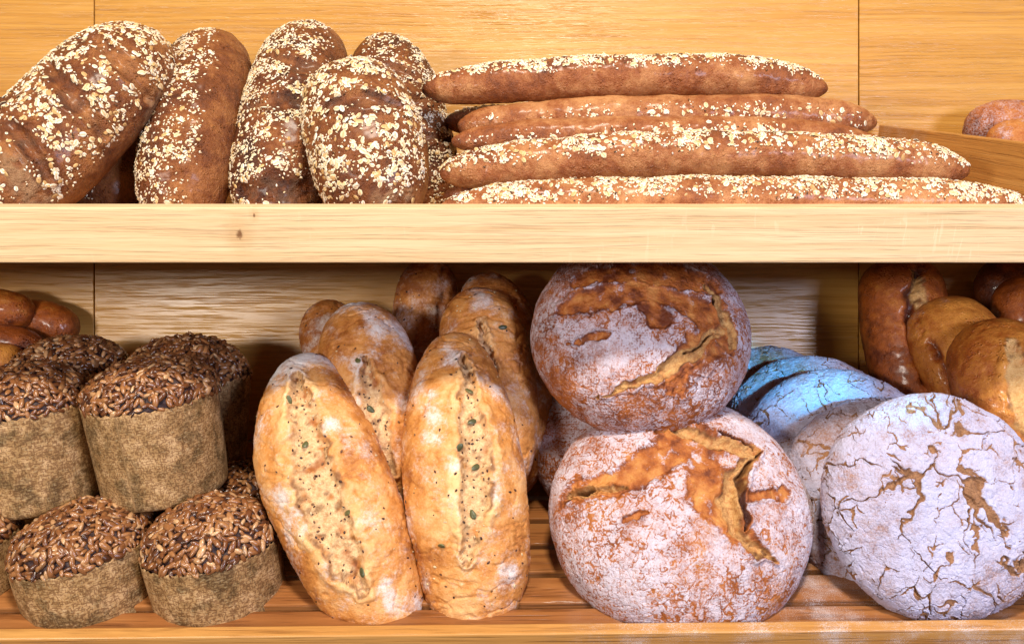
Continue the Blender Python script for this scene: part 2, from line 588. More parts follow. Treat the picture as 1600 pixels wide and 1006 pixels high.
def instance(tpl, pos, nor, size, hue, lift=0.0, tilt=0.25, spin=None, along=None, aspect=None):
    TV, TF, TC = tpl
    n = len(pos)
    nor = nor + rng.normal(size=(n, 3)) * tilt
    nor /= np.linalg.norm(nor, axis=1)[:, None]
    ref = rng.normal(size=(n, 3)) if along is None else np.asarray(along) + rng.normal(size=(n, 3)) * 0.35
    X = np.cross(nor, ref); X /= np.linalg.norm(X, axis=1)[:, None]
    Y = np.cross(nor, X)
    size = np.asarray(size)
    asp = np.ones(n) if aspect is None else aspect
    V = (pos[:, None, :] + nor[:, None, :] * (lift * size)[:, None, None]
         + (TV[None, :, 0] * (size * asp)[:, None])[..., None] * X[:, None, :]
         + (TV[None, :, 1] * size[:, None])[..., None] * Y[:, None, :]
         + (TV[None, :, 2] * size[:, None])[..., None] * nor[:, None, :])
    F = TF[None] + (np.arange(n) * len(TV))[:, None, None]
    return V.reshape(-1, 3), F.reshape(-1, 4), {'hue': np.repeat(hue, len(TV)), 'crease': np.tile(TC, n)}


def join_np(parts):
    Vs, Fs, at = [], [], {'hue': [], 'crease': []}
    off = 0
    for V, F, a in parts:
        Vs.append(V); Fs.append(F + off); off += len(V)
        for k in at: at[k].append(a[k])
    return np.concatenate(Vs), np.concatenate(Fs), {k: np.concatenate(v) for k, v in at.items()}


def vert_area(V, F):
    a = np.linalg.norm(np.cross(V[F[:, 2]] - V[F[:, 0]], V[F[:, 3]] - V[F[:, 1]]), axis=1) / 8
    return np.bincount(F.ravel(), np.repeat(a, 4), len(V))


def pick(V, F, N, dens, n, mind=None):
    w = np.maximum(dens, 0) * vert_area(V, F)
    w /= w.sum()
    idx = rng.choice(len(V), size=n, replace=True, p=w)
    pos = V[idx] + rng.normal(size=(n, 3)) * 0.0015
    nn = N[idx]
    pos -= nn * np.sum((pos - V[idx]) * nn, axis=1)[:, None]
    if mind:
        cell = {}
        keep = []
        for i, p_ in enumerate(pos):
            c = tuple((p_ // mind).astype(int))
            ok = True
            for dx in (-1, 0, 1):
                for dy in (-1, 0, 1):
                    for dz in (-1, 0, 1):
                        for q in cell.get((c[0] + dx, c[1] + dy, c[2] + dz), ()):
                            d = pos[q] - p_
                            if d @ d < mind * mind: ok = False; break
                        if not ok: break
                    if not ok: break
                if not ok: break
            if ok:
                cell.setdefault(c, []).append(i); keep.append(i)
        pos, nn = pos[keep], nn[keep]
    return pos, nn


# ================================================================== SETTING
YB = 0.50


def tray_matrix(z, tilt):
    return Matrix.Translation((0, 0, z)) @ Matrix.Rotation(tilt, 4, 'X')


# the wall behind and its three veneered panels
tag(box('wall', -1.6, 1.6, YB + 0.022, YB + 0.04, -0.8, 1.1, W_SLAT, 0), kind='structure')
xs = [-1.5, (147 - 800) * PX * (CAM_D + YB) / CAM_D, (1342 - 800) * PX * (CAM_D + YB) / CAM_D, 1.5]
plab = ['honey oak back panel at the left, behind the sunflower seed loaves and up to the left joint',
        'wide honey oak back panel in the middle, between the two upright joints',
        'honey oak back panel at the right, behind the dark glazed loaves, beyond the right joint']
for k in range(3):
    o = box('back_panel', xs[k] + 0.0011, xs[k + 1] - 0.0011, YB, YB + 0.02, -0.75, 1.05, W_BACK, 0.0008, seg=1)
    tag(o, plab[k], 'panel', 'veneered back panels', 'structure')

# upper tilted shelf
TU = R(16)
MU = tray_matrix((503 - 324) * PX, TU)
up_shelf = empty('shelf', MU.translation)
up_shelf.matrix_basis = MU
tag(up_shelf, 'upper tilted oak shelf with a pale front board, carrying the oat loaves and baguettes', 'shelf', 'tilted bread shelves')
bpy.context.view_layer.update()
box('front_board', -1.3, 1.3, 0.0, 0.030, -0.0665, 0.0, W_BOARD, 0.0028, up_shelf, MU, 3)
for k in range(8):
    s0 = 0.0308 + k * 0.0605
    box('slat', -1.3, 1.3, s0, s0 + 0.0575, -0.047, -0.030, W_FRONT, 0.0015, up_shelf, MU)
# lower tilted shelf
TL = R(22)
ML = tray_matrix((503 - 990) * PX, TL)
ML = Matrix.Translation(ML.translation) @ Matrix.Rotation(R(-0.55), 4, 'Y') @ ML.to_3x3().to_4x4()
lo_shelf = empty('shelf', ML.translation)
lo_shelf.matrix_basis = ML
tag(lo_shelf, 'lower tilted slatted oak shelf with a raised front edge, carrying the round and golden loaves', 'shelf', 'tilted bread shelves')
box('front_board', -1.3, 1.3, 0.0, 0.018, -0.09, 0.0, W_FRONT, 0.003, lo_shelf, ML, 3)
for k in range(9):
    s0 = 0.0200 + k * 0.0605
    box('slat', -1.3, 1.3, s0, min(s0 + 0.050, 0.525), -0.040, -0.022, W_SLAT, 0.0025, lo_shelf, ML)
# divider standing on the upper shelf
xd = (1345 - 800) * PX * (CAM_D + YB) / CAM_D
MD = MU @ Matrix.Translation((xd + 0.036, 0.267, 0.0185)) @ Matrix.Rotation(R(93), 4, 'Z')
tag(box('divider_board', -0.233, 0.233, -0.008, 0.008, -0.0475, 0.0475, W_FRONT, 0.0015, None, MD),
    'thin upright oak divider board at the right end of the upper shelf', 'divider')

# ================================================================== BREAD BUILDERS
def common_attrs(n): return {k: np.zeros(n) for k in ('tone', 'crack', 'flour', 'deep')}


def oat_loaf(name, label, group, cat, pts, up, hw, hh, seeddir, thr=0.15, nflake=320, nbits=700, p=3.2, q=2.0, slashes=(), lump=0.0028,
             mat=None, bare=(), nu=170, nv=130, size=(0.0034, 0.0062), bot=0.8, e=2.1, taper=0.0, seed=0, tone=0.0, grooves=0.0, clump=16, clw=0.42, pale=()):
    P3 = [P(*c) for c in pts]
    ym = np.mean([c[2] for c in pts])
    loc = np.mean(P3, axis=0)
    P3 = [c - loc for c in P3]
    args = (P3, up, M_(hw, ym), M_(hh, ym))
    kw = dict(p=p, q=q, bot=bot, e=e, taper=taper)
    hit = caster(*tube_base(*args, nu=50, nv=48, **kw)[:2], loc)
    V, F, s, ang = tube_base(*args, nu=nu, nv=nv, **kw)
    Nn = vnormals(V, F)
    if (Nn * V).sum() < 0:
        F = F[:, ::-1]; Nn = -Nn
    a = common_attrs(len(V))
    W = V + np.stack([fbm(V, 40, 2, seed + k) for k in range(3)], 1) * 0.004
    d = lump * fbm(V, 14, 3, seed) + 0.0013 * fbm(V, 55, 3, seed + 3) + 0.0005 * fbm(V, 190, 2, seed + 5)
    sl = np.zeros(len(V))
    if slashes:
        qd = polydist(W, to3d(slashes, hit, ym))
        sl = sstep(1.1, 0.75, qd)
        d += -0.006 * sstep(1.05, 0.3, qd) + 0.0028 * np.exp(-((qd - 1.25) / 0.28) ** 2) + sl * 0.0022 * fbm(V, 110, 3, seed + 8)
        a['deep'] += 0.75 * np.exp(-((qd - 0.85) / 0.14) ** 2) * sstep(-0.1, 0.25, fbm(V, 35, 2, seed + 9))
    if grooves:
        d += grooves * np.sin(s * 38 + 6 * ang / np.pi + 3 * fbm(V, 12, 2, seed + 4))
    pl = np.zeros(len(V))
    if pale:
        qp = polydist(W, to3d(pale, hit, ym))
        pl = sstep(1.15, 0.5, qp)
    V = V + Nn * d[:, None]
    N2 = vnormals(V, F)
    if (N2 * Nn).sum() < 0: N2 = -N2
    sd = nrm(seeddir)
    fac = Nn @ sd
    a['tone'] = tone + 0.10 + 0.7 * fbm(V, 18, 3, seed + 2) + 0.6 * sl * fbm(V, 60, 2, seed + 1) - 0.15 * sstep(0.35, 0.9, fac) - 0.30 * sstep(0.9, 1.0, np.abs(s)) - 0.05 * sl
    a['crack'] = np.clip(0.18 * sl * sstep(-0.2, 0.3, fbm(V, 45, 3, seed + 6)) + 0.85 * pl * sstep(-0.35, 0.25, fbm(V, 70, 3, seed + 16)), 0, 1)
    root = mesh_np(name, V, F, mat or C_OAT, a, None, loc)
    tag(root, label, cat, group)
    cl = fbm(V, clump, 3, seed + 12)
    dens = sstep(thr, thr + 0.4, fac + clw * cl) * (1 - 0.96 * sl) ** 3 * (1 - 0.95 * pl) * (0.22 + sstep(-0.25, 0.4, fbm(V, clump * 2.6, 2, seed + 14)))
    fdens = sstep(thr - 0.12, thr + 0.3, fac + 0.3 * cl) * (1 - 0.93 * sl) * (1 - 0.9 * pl) * (0.15 + sstep(-0.2, 0.35, fbm(V, clump * 2.6, 2, seed + 14)))
    parts = []
    pos, nn = pick(V, F, N2, dens, int(nflake * 1.3))
    sz = 0.80 * rng.uniform(size[0], size[1], len(pos)) * np.where(rng.random(len(pos)) < 0.3, 0.7, 1)
    parts.append(instance(FLAKE, pos, nn, sz, rng.uniform(0.12, 1.0, len(pos)), 0.06, 0.24, aspect=rng.uniform(0.8, 1.25, len(pos))))
    pos, nn = pick(V, F, N2, fdens, int(nbits * 2.1))
    dark = rng.random(len(pos)) < 0.10
    parts.append(instance(GRAIN, pos, nn, rng.uniform(0.0010, 0.0025, len(pos)), np.where(dark, 0.03, rng.uniform(0.4, 1.0, len(pos))), 0.25, 0.3))
    TV, TF, TA = join_np(parts)
    t = mesh_np('oat_topping', TV, TF, S_OAT, TA, root)
    tag(t, kind='stuff')
    return root


def muffin(label, px, py, y, rpx, hcase, hdome, roll, lean=R(12), seed=0, nseed=1100, shift=0.0):
    """sunflower seed loaf in a linen-print paper case; (px,py) is the centre of the rim"""
    c = P(px, py, y)
    r = M_(rpx, y); hc = M_(hcase, y); hd = M_(hdome, y)
    Z = nrm([math.sin(roll), -math.sin(lean), math.cos(lean) * math.cos(roll)])
    X = nrm(np.cross(np.array([0, 1.0, 0]), Z)); Y = np.cross(Z, X)
    base = c - Z * hc
    root = empty('seeded_loaf', base)
    tag(root, label, 'seeded loaf', 'sunflower seed loaves in paper cases')
    # dome
    D, F = cubesphere(90)
    up = D[:, 2]
    k = np.where(up > 0, hd, 0.02)
    rr = np.hypot(D[:, 0], D[:, 1])
    V = (D[:, 0] * r * 0.962)[:, None] * X + (D[:, 1] * r * 0.962)[:, None] * Y + (up * k)[:, None] * Z + Z * hc
    Nn = vnormals(V, F)
    if (Nn * (V - Z * hc)).sum() < 0: F = F[:, ::-1]; Nn = -Nn
    d = 0.007 * fbm(V, 20, 3, seed) + 0.003 * fbm(V, 70, 2, seed + 1)
    d = d * sstep(-0.1, 0.3, up)
    V = V + Nn * d[:, None]
    N2 = vnormals(V, F)
    if (N2 * Nn).sum() < 0: N2 = -N2
    a = common_attrs(len(V)); a['tone'] = 0.4 * fbm(V, 30, 2, seed)
    mesh_np('crust', V, F, C_DOME, a, root)
    dens = sstep(0.03, 0.10, up) * (0.30 + sstep(-0.25, 0.1, fbm(V, 26, 2, seed + 5)))
    pos, nn = pick(V, F, N2, dens, nseed * 7, mind=0.0055)
    keep = min(len(pos), nseed); pos, nn = pos[:keep], nn[:keep]
    hue = np.clip(rng.normal(0.5, 0.24, keep) + 0.15 * fbm(pos, 40, 2, seed), 0, 1)
    S1 = instance(KERNEL, pos, nn, rng.uniform(0.0056, 0.0096, keep), hue, 0.22, 0.32, aspect=rng.uniform(0.85, 1.2, keep))
    t = mesh_np('sunflower_seed_topping', *S1[:2], S_SUN, S1[2], root); tag(t, kind='stuff')
    # paper case
    nu, nv = 260, 36
    th = np.linspace(0, 2 * np.pi, nu, endpoint=False)
    tt = np.linspace(0, 1, nv)
    TT, TH = np.meshgrid(tt, th, indexing='ij')
    rad = r * (0.93 + 0.07 * TT ** 0.8) * 1.0
    # soft rounded foot
    foot = np.clip(TT / 0.07, 0, 1); rad = rad * (0.93 + 0.07 * np.sqrt(1 - (1 - foot) ** 2))
    zz = TT * hc * 1.02
    tooth = np.abs(((TH * 44 / (2 * np.pi)) % 1) - 0.5) * 2
    zz = zz + np.where(TT > 0.985, (tooth - 0.5) * 0.0030, 0)
    pts = np.stack([np.cos(TH), np.sin(TH), TT], -1).reshape(-1, 3)
    wav = 0.0022 * fbm(pts * np.array([1, 1, 0.35]), 2.6, 3, seed + 9) + 0.0012 * fbm(pts * np.array([1, 1, 0.2]), 9, 2, seed + 4)
    rad = rad + wav.reshape(rad.shape)
    zz = zz + (0.003 * fbm(pts * np.array([1, 1, 0]), 2.0, 2, seed + 7)).reshape(rad.shape) * TT
    CV = (np.cos(TH) * rad)[..., None] * X + (np.sin(TH) * rad)[..., None] * Y + zz[..., None] * Z
    CV = CV.reshape(-1, 3)
    i = np.arange(nv - 1)[:, None] * nu; j = np.arange(nu)[None, :]; jn = (j + 1) % nu
    CF = np.stack([i + j, i + jn, i + nu + jn, i + nu + j], -1).reshape(-1, 4)
    seam = ((TH + seed * 1.7) % (2 * np.pi)) * r
    o = mesh_np('paper_case', CV, CF, PAPER, {'pu': seam.ravel(), 'pv': zz.ravel()}, root)
    md = o.modifiers.new('thickness', 'SOLIDIFY'); md.thickness = 0.0009; md.offset = -1
    return root


def gold_loaf(label, pts, up, hw, hh, split=(), p=2.9, q=2.0, flourdir=None, seed=0, pumpkins=(), nflax=70, tone=0.0, nu=220, nv=200, group='golden seeded loaves',
              name='golden_loaf', mat=None, cat='loaf', depth=0.008, tipflour=0.0, wr=1.0, flour0=0.0, bot=0.8, flax=True, taper=0.0, creases=(), e=2.1, swirl=0.0, tvar=1.0, cdepth=0.0045):
    P3 = [P(*c) for c in pts]
    ym = np.mean([c[2] for c in pts])
    loc = np.mean(P3, axis=0)
    P3 = [c - loc for c in P3]
    args = (P3, up, M_(hw, ym), M_(hh, ym)); kw = dict(p=p, q=q, bot=bot, e=e, taper=taper)
    cV, cF = tube_base(*args, nu=60, nv=56, **kw)[:2]
    hit = caster(cV, cF, loc)
    V, F, s, ang = tube_base(*args, nu=nu, nv=nv, **kw)
    Nn = vnormals(V, F)
    if (Nn * V).sum() < 0: F = F[:, ::-1]; Nn = -Nn
    a = common_attrs(len(V))
    W = V + np.stack([fbm(V, 45, 3, seed + k) for k in range(3)], 1) * 0.0105
    d = wr * (0.0035 * fbm(V, 13, 3, seed) + 0.0015 * fbm(V * np.array([1, 1, 2.2]), 34, 3, seed + 2) + 0.0006 * fbm(V, 130, 2, seed + 3))
    d += -0.0016 * wr * sstep(0.07, 0.0, np.abs(fbm(V * np.array([0.7, 1, 1.6]), 20, 3, seed + 35))) * tvar
    if swirl: d += swirl * np.sin(s * 26 + 2.5 * fbm(V, 10, 2, seed + 6))
    ins = np.zeros(len(V))
    if split:
        qd = polydist(W, to3d(split, hit, ym))
        qd = qd + 0.22 * fbm(V, 90, 3, seed + 44)
        ins = sstep(1.12, 0.84, qd)
        d += -depth * sstep(1.1, 0.55, qd) + 0.0044 * sstep(-0.7, 0.2, fbm(V, 24, 2, seed + 41)) * np.exp(-((qd - 1.35) / 0.42) ** 2) + ins * (0.0032 * fbm(V, 75, 4, seed + 7) + 0.0024 * np.abs(fbm(V, 160, 2, seed + 17)))
        a['deep'] += 0.95 * np.exp(-((qd - 1.0) / 0.10) ** 2) * sstep(-0.3, 0.15, fbm(V, 30, 2, seed + 9))  # dark ring painted along the split edge as its line of shadow
    if creases:
        qc = polydist(W, to3d(creases, hit, ym))
        d += -cdepth * np.exp(-(qc / 0.8) ** 2)
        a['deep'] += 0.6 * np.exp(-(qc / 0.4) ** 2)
    V = V + Nn * d[:, None]
    N2 = vnormals(V, F)
    if (N2 * Nn).sum() < 0: N2 = -N2
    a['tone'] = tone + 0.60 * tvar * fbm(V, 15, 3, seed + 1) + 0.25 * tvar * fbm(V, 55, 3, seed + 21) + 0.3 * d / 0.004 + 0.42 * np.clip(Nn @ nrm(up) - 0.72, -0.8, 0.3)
    a['crack'] = ins * sstep(-0.30, 0.12, fbm(V, 48, 3, seed + 8) + 0.15)
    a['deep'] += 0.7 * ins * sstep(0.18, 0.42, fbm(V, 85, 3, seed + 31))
    fl = flour0 + (0.27 + 0.38 * fbm(V, 30, 3, seed + 33)) * tvar * (mat is None) + 0.36 * sstep(0.0, 0.5, fbm(V, 16, 4, seed + 10))
    if tipflour: fl = fl + tipflour * sstep(-0.72, -0.98, s + 0.06 * fbm(V, 30, 3, seed))
    a['flour'] = np.clip(fl * (1 - ins), 0, 1)
    a['deep'] = np.clip(a['deep'], 0, 1)
    root = mesh_np(name, V, F, mat or C_GOLD, a, None, loc)
    tag(root, label, cat, group)
    if flax and nflax:
        top = Nn @ nrm(up)
        dens = sstep(-0.3, 0.3, top) * (0.18 + 1.8 * ins)
        pos, nn = pick(V, F, N2, dens, nflax)
        hue = np.where(rng.random(len(pos)) < 0.25, 1.0, rng.uniform(0, 0.75, len(pos)))
        fx = instance(GRAIN, pos, nn, rng.uniform(0.0013, 0.0028, len(pos)), hue, 0.08, 0.2)
        tag(mesh_np('flax_seed_scatter', *fx[:2], S_FLAX, fx[2], root), kind='stuff')
    for (px, py) in pumpkins:
        h0 = hit(px, py)
        i = int(np.argmin(((V - h0) ** 2).sum(1)))
        fx = instance(PUMPK, V[i:i + 1], N2[i:i + 1], np.array([0.0070]), rng.random(1), 0.05, 0.25)
        mesh_np('pumpkin_seed', fx[0] - V[i], fx[1], S_PUMP, fx[2], root, V[i])
    return root


def boule(name, label, group, cat, px, py, y, rpx, ry, thick, elev, az=0.0, roll=0.0, n=170, mat=None, bare=(), tear=(), rye=0, seed=0, flour=0.62,
          back=0.32, e=2.1, tone=0.0, rim=0.3, fine=1.0, cuts=(), tdepth=0.008):
    loc = P(px, py, y)
    N = nrm([math.sin(az) * math.cos(elev), -math.cos(az) * math.cos(elev), math.sin(elev)])
    X, Y, N = frame_from_normal(N, roll)
    r = M_(rpx, y)
    args = (r, r * ry, r * thick, r * back, X, Y, N, e)
    cV, cF, _ = boule_base(36, *args)
    hit = caster(cV, cF, loc)
    V, F, D = boule_base(n, *args)
    Nn = vnormals(V, F)
    if (Nn * V).sum() < 0: F = F[:, ::-1]; Nn = -Nn
    a = common_attrs(len(V))
    warp = np.stack([fbm(V, 38, 3, seed + k) for k in range(3)], 1)
    W = V + warp * 0.012
    d = 0.006 * fbm(V, 9, 3, seed) + 0.0016 * fbm(V, 40, 3, seed + 1) + 0.0005 * fbm(V, 170, 2, seed + 2)
    fl = np.full(len(V), flour) + 0.40 * fbm(V, 12, 4, seed + 3) + 0.26 * fbm(V, 48, 4, seed + 13)
    up = D[:, 2]
    fl -= rim * sstep(0.12, -0.35, up)
    tn = tone + 0.5 * fbm(V, 17, 3, seed + 4)
    crk = np.zeros(len(V)); deep = np.zeros(len(V))
    if rye:
        prng = np.random.default_rng(seed + 100)
        wv = (V / r) + np.stack([fbm(V, 26, 3, seed + 30 + k) for k in range(3)], 1) * 0.16 + np.stack([fbm(V, 85, 3, seed + 40 + k) for k in range(3)], 1) * 0.036
        for (cnt, width, gate, dep, col) in ((rye, 0.020, (-0.14, 0.42), 0.004, 1.0), (rye * 5, 0.0125, (-0.17, 0.30), 0.0018, 0.85)):
            pts = prng.normal(size=(cnt, 3)); pts /= np.linalg.norm(pts, axis=1)[:, None]
            pts = pts * np.array([1, 1, 1])
            pl = np.stack([pts[:, 0], pts[:, 1] * ry, np.where(pts[:, 2] > 0, pts[:, 2] * thick, pts[:, 2] * back)], 1)
            pw = pl[:, :1] * X + pl[:, 1:2] * Y + pl[:, 2:] * N
            f1 = np.full(len(V), 9.0); f2 = np.full(len(V), 9.0)
            for q_ in pw:
                dd = np.sqrt(((wv - q_) ** 2).sum(1))
                nf1 = np.minimum(f1, dd)
                f2 = np.minimum(f2, np.maximum(f1, dd)); f1 = nf1
            edge = f2 - f1
            g = sstep(gate[0], gate[1], fbm(V, 15 if cnt == rye else 30, 3, seed + cnt) + (0.10 if cnt == rye else -0.02))
            wd = width * g * (1 + 0.9 * fbm(V, 60, 3, seed + 60)) + 1e-5
            c = sstep(1.0, 0.55, edge / wd) * (wd > 0.003)
            crk = np.maximum(crk, c * col)
            d += -dep * sstep(1.3, 0.2, edge / wd) * (wd > 0.003) + 0.0009 * np.exp(-((edge / wd - 1.5) / 0.5) ** 2) * (wd > 0.004)
            deep = np.maximum(deep, 0.30 * c * sstep(0.0, 0.35, fbm(V, 70, 2, seed + 71)))
        fl -= crk * 1.2
        d += 0.0012 * fbm(V, 70, 4, seed + 80) * fine
        crk = crk * 0.9
    if bare:
        qb = polydist(W, to3d(bare, hit, y))
        ed = sstep(1.30, 0.62, qb + 0.38 * fbm(V, 45, 3, seed + 20) + 0.45 * fbm(W, 100, 3, seed + 22))
        d += -0.0035 * ed + 0.0025 * np.exp(-((qb - 1.2) / 0.22) ** 2) + ed * 0.0022 * fbm(V * np.array([1, 1, 1]), 60, 4, seed + 25)
        fl -= ed * (0.72 - 0.50 * sstep(-0.05, 0.35, fbm(W, 55, 4, seed + 27)))
        tn += 0.15 * ed + 1.1 * ed * fbm(V, 45, 3, seed + 26) - 0.35 * np.exp(-((qb - 1.0) / 0.15) ** 2)
    if tear:
        qt = polydist(W, to3d(tear, hit, y))
        it = sstep(1.1, 0.85, qt)
        d += -tdepth * sstep(1.15, 0.25, qt) + 0.5 * tdepth * np.exp(-((qt - 1.35) / 0.3) ** 2) + it * 0.003 * fbm(V, 100, 4, seed + 23)
        crk = np.maximum(crk, it * sstep(-0.6, -0.1, fbm(V, 45, 3, seed + 28)))
        deep = np.maximum(deep, 0.9 * np.exp(-((qt - 0.95) / 0.12) ** 2) * sstep(-0.2, 0.15, fbm(V, 28, 2, seed + 24)))
        fl -= it * 1.5
    if cuts:
        qc = polydist(V + warp * 0.006, to3d(cuts, hit, y))
        ic = sstep(1.15, 0.7, qc)
        d += -0.008 * sstep(1.2, 0.1, qc) + 0.003 * np.exp(-((qc - 1.5) / 0.35) ** 2)
        deep = np.maximum(deep, ic * 0.95)  # shade under the torn lip painted dark along the cuts
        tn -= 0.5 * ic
        fl -= ic * 1.2
    if not rye:
        for (sc, amt, wd) in ((34, 0.60, 0.05), (75, 0.55, 0.07), (150, 0.35, 0.09)):
            fl -= amt * fine * sstep(wd, 0.0, np.abs(fbm(W, sc, 3, seed + 40 + sc))) * sstep(-0.3, 0.2, fbm(V, 10, 2, seed + sc))
    a['tone'], a['crack'], a['deep'], a['flour'] = tn, np.clip(crk, 0, 1), np.clip(deep, 0, 1), np.clip(fl, 0, 1)
    # wrinkled flaky skin
    rd = np.abs(fbm(V, 55, 3, seed + 90))
    d += -0.0011 * sstep(0.06, 0.0, rd) * fine
    V = V + Nn * d[:, None]
    root = mesh_np(name, V, F, mat or C_FLOUR, a, None, loc)
    tag(root, label, cat, group)
    return root


# ================================================================== UPPER SHELF: oat loaves
GA = 'oat topped brown loaves'
FR = (0, -0.8, 0.6)
oat_loaf('oat_loaf', 'large oat topped loaf with diagonal slashes, leaning at the far left of the upper shelf', GA, 'loaf',
         [(236, 76, 0.25), (158, 150, 0.17), (62, 250, 0.125), (-50, 352, 0.09)], (-0.35, -0.75, 0.55), 103, 88, (-0.30, -0.78, 0.55), thr=-0.28, nflake=1050, nbits=1100,
         p=4.2, slashes=[[(148, 62, 9), (185, 98, 17), (232, 155, 10)], [(75, 102, 10), (112, 150, 19), (160, 210, 11)], [(-5, 165, 9), (35, 215, 14), (75, 275, 10)]],
         pale=[[(228, 190, 16), (245, 150, 13)], [(20, 255, 22), (60, 320, 28)]], nu=220, nv=200, size=(0.0036, 0.0064), seed=1, tone=0.12, clump=14, clw=0.25)
oat_loaf('oat_loaf', 'brown oat loaf mostly hidden beneath the large slashed loaf, only its lower side showing', GA, 'loaf',
         [(250, 170, 0.36), (200, 250, 0.28), (150, 345, 0.22)], FR, 62, 60, (-0.7, -0.5, 0.3), thr=0.45, nflake=110, nbits=250, seed=2, tone=0.1, nu=90, nv=80)
oat_loaf('oat_loaf', 'slim oat loaf, bare glossy brown on its right side, second from the left', GA, 'loaf',
         [(343, 66, 0.33), (307, 190, 0.22), (272, 365, 0.15)], (0.0, -0.8, 0.55), 73, 70, (-0.80, -0.58, 0.30), thr=0.22, nflake=330, nbits=1300,
         p=3.6, seed=3, grooves=0.0006, tone=0.05)
oat_loaf('oat_loaf', 'oat loaf with a bare reddish lower end, between the slim loaf and the broad loaf', GA, 'loaf',
         [(490, 56, 0.36), (458, 180, 0.24), (422, 365, 0.16)], (-0.1, -0.8, 0.55), 77, 73, (-0.5, -0.62, 0.5), thr=0.18, nflake=420, nbits=1500, p=3.8,
         slashes=[[(425, 88, 6), (470, 104, 19), (545, 140, 16)], [(385, 170, 8), (440, 158, 17), (500, 178, 9)], [(380, 300, 12), (430, 296, 26), (480, 300, 22)]],
         pale=[], bare=[], seed=4, taper=0.02, tone=-0.05)
oat_loaf('oat_loaf', 'narrow oat loaf tucked behind the broad front loaf, next to the baguette ends', GA, 'loaf',
         [(590, 74, 0.37), (630, 180, 0.29), (668, 350, 0.25)], (0.1, -0.8, 0.55), 66, 68, (0.72, -0.5, 0.42), thr=0.12, nflake=260, nbits=1000, p=3.4,
         slashes=[[(590, 110, 16), (640, 115, 9)], [(632, 165, 14), (690, 160, 8)], [(650, 220, 12), (700, 218, 7)]], seed=5, tone=-0.05)
oat_loaf('oat_loaf', 'broad rounded oat loaf in front with large flakes down its middle', GA, 'loaf',
         [(540, 122, 0.20), (570, 215, 0.125), (600, 365, 0.10)], (0, -0.85, 0.5), 90, 80, (-0.22, -0.85, 0.35), thr=-0.02, nflake=480, nbits=1000, p=2.9,
         slashes=[[(505, 170, 7), (560, 152, 19), (625, 168, 12)]], pale=[[(600, 312, 22), (640, 305, 12)]], seed=6, size=(0.004, 0.0068), tone=0.15, clw=0.3)

# baguettes
GB = 'oat topped baguettes stacked on the upper shelf'
UPB = (0, -0.45, 0.9)


def bag(label, pts, hw, sd, thr, nf, nb, seed, tone=0.0, hh=None):
    oat_loaf('baguette', label, GB, 'baguette', pts, UPB, hw, hh or hw, sd, thr=thr, nflake=nf, nbits=nb, p=5.5, q=1.9, lump=0.004, nu=420, nv=80,
             seed=seed, mat=C_BAG, tone=tone, bot=0.95, size=(0.0032, 0.0062), clump=11)


bag('topmost baguette of the stack, the shortest one', [(660, 140, 0.19), (800, 130, 0.187), (975, 121, 0.185), (1150, 122, 0.187), (1293, 140, 0.19)], 33, (0, -0.30, 0.95), 0.48, 520, 1300, 21, 0.0)
bag('second baguette from the top, its right end level with the panel joint', [(716, 198, 0.17), (860, 189, 0.165), (1060, 182, 0.162), (1240, 183, 0.165), (1370, 192, 0.17)], 32, (0.12, -0.98, -0.1), 0.80, 60, 160, 22, 0.3)
bag('dark reddish baguette pushed behind the stack, only its left tip showing', [(694, 190, 0.25), (900, 192, 0.25), (1200, 192, 0.25)], 26, (0, -0.2, 0.97), 0.8, 60, 100, 26, -0.25)
bag('thin baguette squeezed between the second and the long fully exposed one', [(705, 222, 0.135), (860, 215, 0.13), (1060, 211, 0.13), (1240, 215, 0.135), (1390, 232, 0.14)], 29, (0, -0.98, -0.2), 0.8, 50, 150, 23, 0.12)
bag('long baguette with its whole front exposed, thickly oated toward its right tip', [(686, 272, 0.09), (800, 260, 0.085), (1000, 246, 0.08), (1200, 244, 0.08), (1400, 255, 0.085), (1514, 268, 0.09)], 37, (0, -0.45, 0.9), 0.40, 620, 1300, 24, 0.12)
bag('baguette with a netted crust, half sunk between the two lowest ones', [(690, 306, 0.115), (860, 291, 0.11), (1060, 286, 0.11), (1300, 292, 0.115), (1480, 306, 0.12)], 30, (0, -0.98, -0.2), 0.8, 30, 120, 25, 0.15)
bag('lowest baguette right behind the shelf front board, running out at the right', [(686, 326, 0.055), (860, 318, 0.055), (1100, 314, 0.055), (1350, 316, 0.055), (1500, 320, 0.058), (1622, 336, 0.062)], 37, (0, -0.45, 0.9), 0.40, 640, 1500, 27, 0.15)

# floury rolls beyond the divider
GR = 'floury rolls behind the divider'
gold_loaf('floury roll at the far right edge, the rear one behind the divider', [(1506, 212, 0.43), (1580, 200, 0.42), (1690, 218, 0.42)], (0, -0.5, 0.85), 42, 42, p=3, flour0=0.36, seed=31,
          name='floury_roll', mat=C_FLOUR, cat='roll', flax=False, nu=90, nv=80, group=GR, tone=0.0)
gold_loaf('browner roll at the far right edge, just above the divider top', [(1540, 236, 0.37), (1605, 224, 0.36), (1710, 242, 0.36)], (0, -0.5, 0.85), 38, 38, p=3, flour0=0.16, seed=32,
          name='floury_roll', mat=C_FLOUR, cat='roll', flax=False, nu=90, nv=80, group=GR, tone=0.1)

